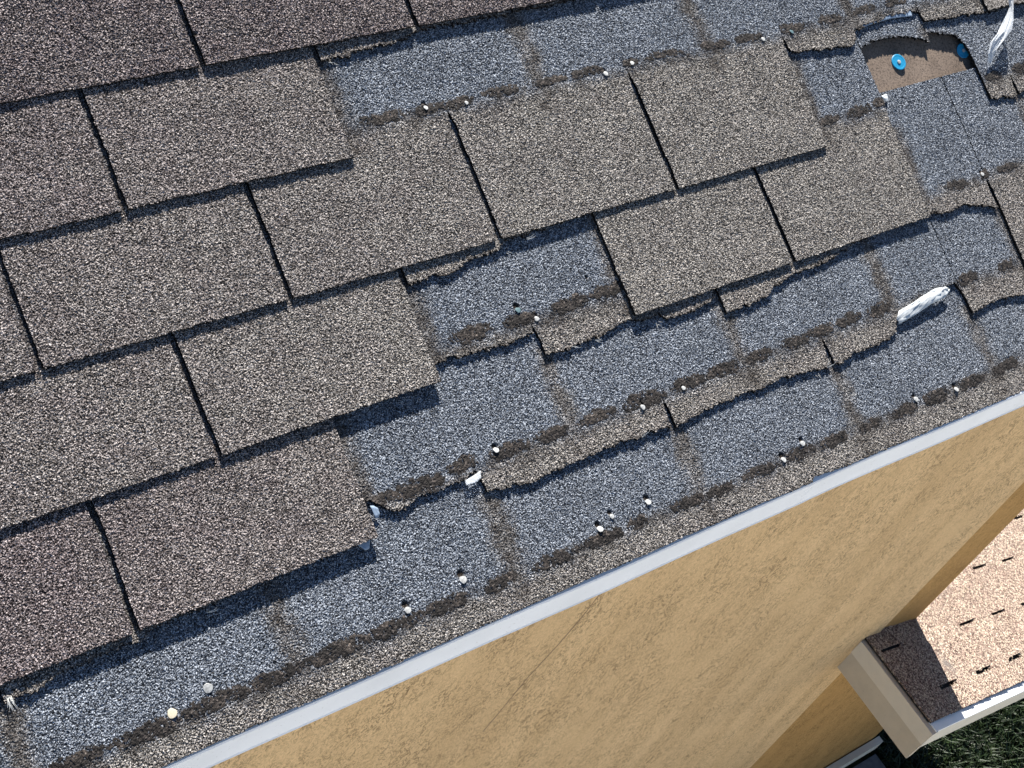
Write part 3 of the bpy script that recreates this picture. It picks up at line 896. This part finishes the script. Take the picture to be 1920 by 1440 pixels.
# the rest of the roof above the photographed part, up to the ridge: plain three-tab courses
def upper_courses():
    g = .0065
    for k in range(1, 12):
        I, J = np.meshgrid(np.arange(int(-1.5*W/g), int(8.2*W/g)+1), np.arange(int(k*EX/g), int((k+1.3)*EX/g)+1))
        X = (I+(hsh(I, J, 301)-.5)*.5)*g; Y = (J+(hsh(I, J, 302)-.5)*.4)*g
        cx = (I[:-1, :-1]+.5)*g; cy = (J[:-1, :-1]+.5)*g
        ph = .5 if k % 2 else 0.0
        us = np.round(cx/W-ph)+ph
        keep = ~((np.abs(cx-us*W) < .0045) & (cy < (k+1.0)*EX))
        Z = T*np.clip(2-(Y/EX-k), -.35, 2)+(hsh(I, J, 303)-.5)*.001
        n = I.size
        idx = np.arange(n).reshape(I.shape)
        a_ = idx[:-1, :-1]; b_ = idx[:-1, 1:]; c_ = idx[1:, 1:]; d_ = idx[1:, :-1]
        P = np.stack([X.ravel(), (Y*CP-Z*SP).ravel()-YW, (Y*SP+Z*CP).ravel()+3.78], 1)
        PB = P-np.array([0, -SP, CP])*T*.9
        zn = np.tile(np.array([[1, 0, 0, .9]]), (n, 1)); zb = np.tile(np.array([[1, 0, 1, .9]]), (n, 1))
        pad = np.pad(keep, 1)
        q = [np.stack([a_[keep], b_[keep], c_[keep], d_[keep]], 1)]
        for nb, (p, r) in ((pad[:-2, 1:-1], (a_, b_)), (pad[1:-1, 2:], (b_, c_)), (pad[2:, 1:-1], (c_, d_)), (pad[1:-1, :-2], (d_, a_))):
            m = keep & ~nb
            q.append(np.stack([p[m], p[m]+n, r[m]+n, r[m]], 1))
        q = np.concatenate(q)
        used, inv = np.unique(q, return_inverse=True)
        quad_mesh_np('upper_shingle_course', np.concatenate([P, PB])[used], inv.reshape(q.shape), SH, house, np.concatenate([zn, zb])[used])
upper_courses()
# gable triangles up to the deck keep the sun out
for xg in (XL+.03, XB-.12):
    p = [(xg, YW+.02, YE*SP/CP+.018), (xg, YW+6, YE*SP/CP+.018), (xg, YW+6, (YW+6)*SP/CP-.04), (xg, YW+.1, (YW+.1)*SP/CP-.04)]
    q = [(a+.12, b, c) for a, b, c in p]
    house_part('gable_wall', p+q, [(0, 3, 2, 1), (4, 5, 6, 7), (0, 1, 5, 4), (1, 2, 6, 5), (2, 3, 7, 6), (3, 0, 4, 7)], STUCCO)
# lower storey runs on under the small roof
def low_top(x): return -1.828-(x-2.20)*SP/CP-.020
pv = [(XB, y, z) for y in (YW+.008, YW+1.05) for z in (GZ-.1, low_top(XB))]+[(XEND, y, z) for y in (YW+.008, YW+1.05) for z in (GZ-.1, low_top(XEND))]
house_part('wall', pv, [(0, 1, 3, 2), (4, 6, 7, 5), (0, 4, 5, 1), (2, 3, 7, 6), (0, 2, 6, 4), (1, 5, 7, 3)], STUCCO2)
vs, fs = box(XL+.02, XEND+.02, YW-.022, YW+.003, -3.62, -3.55)
house_part('base_trim', vs, fs, CREAM)
# hairline crack in the stucco
CRK = simple_mat('crack_shadow', (0.30, 0.21, 0.12), 0.95)
pts = [(0.768, -0.56), (0.767, -0.61), (0.757, -0.689), (0.739, -0.766), (0.715, -0.844), (0.698, -0.942), (0.684, -1.012)]
cv_, cf_ = [], []
for i, (x, z) in enumerate(pts):
    w = .0011
    for sx, dy in ((-w, -.0002), (0, -.0009), (w, -.0002), (0, .0006)):
        cv_.append((x+sx, YW+dy, z))
for i in range(len(pts)-1):
    for a in range(4):
        cf_.append((i*4+a, i*4+(a+1) % 4, i*4+4+(a+1) % 4, i*4+4+a))
house_part('wall_crack', cv_, cf_, CRK)

# drip edges along the upper eave (two lengths, lapped)
def drip(x0, x1, dz, label, seed):
    root_loc = (x0, YE-.015, YE*SP/CP)
    n = int((x1-x0)/.03)
    # (offset out from the butt line, height): top flange under the shingles, face, kick-out
    prof = [(0.10, -.270), (.004, -.3085), (.0, -.3100), (-.0015, -.3125), (-.0020, -.3575), (-.0034, -.3600), (-.0028, -.3612), (-.0005, -.3545), (.0000, -.3140), (.004, -.3115), (.10, -.274)]
    vs, fs = [], []
    m_ = len(prof)
    bx = [p[0]*W for p in GBUTT if abs(p[0]-3.12) > .03]; by = [p[1]*EX*CP for p in GBUTT if abs(p[0]-3.12) > .03]
    for i in range(n+1):
        x = x0+(x1-x0)*i/n
        wv = 0.0008*math.sin(x*5+seed)+0.0005*math.sin(x*17+seed)
        yb = float(np.interp(x, bx, by))-.0025
        for (a, b) in prof:
            vs.append((x-x0, yb-root_loc[1]+a+wv-dz, b-root_loc[2]+dz*.3+wv*.5))
    for i in range(n):
        for j in range(m_-1):
            fs.append((i*m_+j, i*m_+j+1, (i+1)*m_+j+1, (i+1)*m_+j))
        fs.append((i*m_+m_-1, i*m_, (i+1)*m_, (i+1)*m_+m_-1))
    fs.append(tuple(range(m_))); fs.append(tuple(reversed([n*m_+j for j in range(m_)])))
    o = mesh_obj('drip_edge', vs, fs, WHITE, smooth=False)
    o.location = root_loc
    tag(o, label, 'drip edge', 'white metal drip edge lengths')
    return o
drip(XL-.004, .965, 0.0, 'white metal drip edge along the eave, the long left length up to the lap joint', 1.0)
drip(.955, 2.56, 0.0016, 'white metal drip edge along the eave, the right length beyond the lap joint', 2.4)

# ------------------------------------------------------------------ small lower roof at the right
LZ = -1.828                                   # surface height where it starts
LX = 2.20
lower = empty('lower_roof', (LX, YW, LZ), (0, PITCH, 0))
tag(lower, 'small pale shingled lower roof against the stucco wall, bottom right', 'lower roof')
LEX = 0.127
def pale_course(j, y0, y1):
    g = .004
    s0, s1 = j*LEX-.02, (j+1)*LEX
    if j == 0: s0 = -.036
    i0, i1 = int(s0/g), int(s1/g)
    j0, j1 = int(y0/g), int(y1/g)
    I, J = np.meshgrid(np.arange(i0, i1+1), np.arange(j0, j1+1))
    X = (I+(hsh(I, J, 201)-.5)*.5)*g; Y = (J+(hsh(I, J, 202)-.5)*.5)*g
    cx = (I[:-1, :-1]+.5)*g; cy = (J[:-1, :-1]+.5)*g
    keep = np.ones(cx.shape, bool)
    ph = -.048 if j % 2 == 0 else -.190
    us = np.round((cy-ph)/.2975)*.2975+ph
    if j != 2:
        keep &= ~((np.abs(cy-us) < .0048+(hsh(I[:-1, :-1], J[:-1, :-1], 203)-.5)*.002) & (cx > s0+.021) )
    keep &= cy > y0+.003*fbm(cx*90, cx*0+.5, 7, 2)
    Z = .006*np.clip((X-s0)/LEX, 0, 1.1)+.0012+(hsh(I, J, 204)-.5)*.0016
    sc = np.exp(-(((X-.26)/.035)**2+((Y+.14)/.035)**2))*np.clip(fbm(X*60, Y*60, 9, 3)*2.2-.6, 0, 1)
    nr, nc = I.shape
    idx = np.arange(nr*nc).reshape(nr, nc)
    a_ = idx[:-1, :-1]; b_ = idx[:-1, 1:]; c_ = idx[1:, 1:]; d_ = idx[1:, :-1]
    n = nr*nc
    P = np.stack([X.ravel(), Y.ravel(), Z.ravel()], 1); PB = P.copy(); PB[:, 2] -= .0055
    zn = np.stack([sc.ravel(), 0*sc.ravel(), 0*sc.ravel(), 0*sc.ravel()+1], 1); zb = zn.copy(); zb[:, 2] = 1
    pad = np.pad(keep, 1)
    q = [np.stack([a_[keep], b_[keep], c_[keep], d_[keep]], 1)]
    for nb, (p, r) in ((pad[:-2, 1:-1], (a_, b_)), (pad[1:-1, 2:], (b_, c_)), (pad[2:, 1:-1], (c_, d_)), (pad[1:-1, :-2], (d_, a_))):
        m = keep & ~nb
        q.append(np.stack([p[m], p[m]+n, r[m]+n, r[m]], 1))
    q = np.concatenate(q)
    used, inv = np.unique(q, return_inverse=True)
    quad_mesh_np('shingle_course', np.concatenate([P, PB])[used], inv.reshape(q.shape), PALE, lower, np.concatenate([zn, zb])[used])
YF = -.262
for j in range(0, 17):
    pale_course(j, YF, .012 if j < 2 else 2.6)
DARKM = simple_mat('black_felt', (0.02, 0.018, 0.018), .95)
FX = 2.165-LX
FZ0, FZ1, FZ2 = -1.973, -1.885, -1.824
ci, si = math.cos(PITCH), math.sin(PITCH)
def lslab(name, x1, y0, y1, z0, z1, mat, x0=None):
    # box in the roof's slope, its high end cut plumb at the fascia plane
    vs = []
    for end in (0, 1):
        for y in (y0, y1):
            for z in (z0, z1):
                xx = x1 if end else ((FX+.004 - z*si)/ci if x0 is None else x0)
                vs.append((xx, y, z))
    fs = [(0, 1, 3, 2), (4, 6, 7, 5), (0, 4, 5, 1), (2, 3, 7, 6), (0, 2, 6, 4), (1, 5, 7, 3)]
    return mesh_obj(name, vs, fs, mat, lower)
lslab('roof_deck', 2.15, YF+.006, -.001, -.016, -.0055, DARKM)
lslab('roof_deck', 2.15, .001, 2.6, -.016, -.0055, DARKM, .30)
lslab('drip_edge', 2.17, YF-.022, YF+.02, -.014, -.0045, WHITE)
lslab('rake_board', 2.17, YF-.018, YF-.002, -.115, -.0145, CREAM)
lslab('soffit', 2.15, YF+.001, -.003, -.10, -.085, CREAM, .05)
# high end: upright board with its own metal strip, vertical in the world
def unrot(x, y, z):   # world offset from (LX, YW, LZ) -> local
    return (x*ci - z*si, y, x*si + z*ci)
def lpart(name, x0, x1, y0, y1, z0, z1, mat):
    vs, fs = box(x0, x1, y0, y1, z0, z1)
    return mesh_obj(name, [unrot(*v) for v in vs], fs, mat, lower)
lpart('fascia', FX, FX+.018, YF-.022, .0, FZ0-LZ, FZ1-LZ, BEIGE)
lpart('drip_edge', FX-.009, FX+.012, YF-.024, -.001, FZ1+.003-LZ, FZ2-LZ, BEIGE2)

# ------------------------------------------------------------------ ground
def ground_mat():
    m, nt, b = new_mat('soil_and_grass')
    vec = obj_coord(nt)
    c = ramp(nt, noise(nt, vec, 30, 5), [(0.3, (0.012, 0.016, 0.007)), (0.7, (0.035, 0.055, 0.016))])
    nt.links.new(c, b.inputs['Base Color']); b.inputs['Roughness'].default_value = 1
    return m
def ring(n, r, z):
    return [(r*math.cos(2*math.pi*i/n), r*math.sin(2*math.pi*i/n), z) for i in range(n)]
vs = ring(48, 150, 0)
g_ = mesh_obj('ground', vs, [tuple(range(48))], ground_mat(), loc=(0, 0, GZ))
tag(g_, 'dark lawn ground below the house', None, None, 'structure')

vs, fs = box(-40, 40, -40, -2.6, -.05, .012)  # unseen pale slab, added to bounce sunlight up onto the shaded wall
dm_, dnt, db = new_mat('pale_bounce')
dvec = obj_coord(dnt)
dnt.links.new(ramp(dnt, noise(dnt, dvec, 3, 5), [(0.3, (0.64, 0.61, 0.56)), (0.7, (0.74, 0.71, 0.65))]), db.inputs['Base Color'])
db.inputs['Roughness'].default_value = 0.9
g2 = mesh_obj('bounce_slab', vs, fs, dm_, loc=(0, 0, GZ))
tag(g2, 'unseen pale slab added in front of the house to bounce sunlight', None, None, 'structure')
def grass_mat():
    m, nt, b = new_mat('grass_blades')
    vec = obj_coord(nt)
    c = ramp(nt, noise(nt, vec, 24, 3), [(0.3, (0.005, 0.013, 0.003)), (0.55, (0.014, 0.032, 0.008)), (0.75, (0.05, 0.08, 0.026))])
    nt.links.new(c, b.inputs['Base Color']); b.inputs['Roughness'].default_value = 0.55
    return m
def grass(x0, x1, y0, y1, n):
    r = np.random.RandomState(4)
    x = r.uniform(x0, x1, n); y = r.uniform(y0, y1, n)
    ang = r.uniform(0, 6.283, n); h = r.uniform(.03, .085, n); w = r.uniform(.0018, .004, n); ln = r.uniform(.01, .06, n)
    dx, dy = np.cos(ang), np.sin(ang)
    px_, py_ = -dy*w, dx*w
    z = np.zeros(n)
    P = np.stack([np.stack([x-px_, y-py_, z], 1), np.stack([x+px_, y+py_, z], 1),
                  np.stack([x+dx*ln*.45+px_*.8, y+dy*ln*.45+py_*.8, h*.7], 1), np.stack([x+dx*ln*.45-px_*.8, y+dy*ln*.45-py_*.8, h*.7], 1),
                  np.stack([x+dx*ln+px_*.1, y+dy*ln+py_*.1, h], 1), np.stack([x+dx*ln-px_*.1, y+dy*ln-py_*.1, h], 1)], 1).reshape(-1, 3)
    b = np.arange(n)[:, None]*6
    q = np.concatenate([b+np.array([[0, 1, 2, 3]]), b+np.array([[3, 2, 4, 5]])])
    o = quad_mesh_np('grass', P, q, grass_mat())
    o.location = (0, 0, GZ)
    tag(o, 'dark green unmown grass at the bottom right corner', 'grass', None, 'stuff')
grass(3.52, 5.8, -1.9, .4, 60000)

PAV = [simple_mat('grey_paver', (0.16, 0.16, 0.165), .9, 0, .35, 40), simple_mat('brown_paver', (0.16, 0.115, 0.10), .9, 0, .35, 40)]
path = empty('paved_border', (3.4, YW-.1, GZ))
tag(path, 'narrow border of grey and brown pavers along the wall foot', None, None, 'structure')
k_ = 0
for ix in range(-6, 1):
    for iy in range(0, 1):
        x = 3.295+ix*.215; y = -.03-iy*.11
        vs, fs = box(x+.002-3.4, x+.213-3.4, -.50, .075, 0.0, .05+.003*((ix*7) % 3))
        o = mesh_obj('paver', vs, fs, PAV[(ix+6) % 2], path); k_ += 1
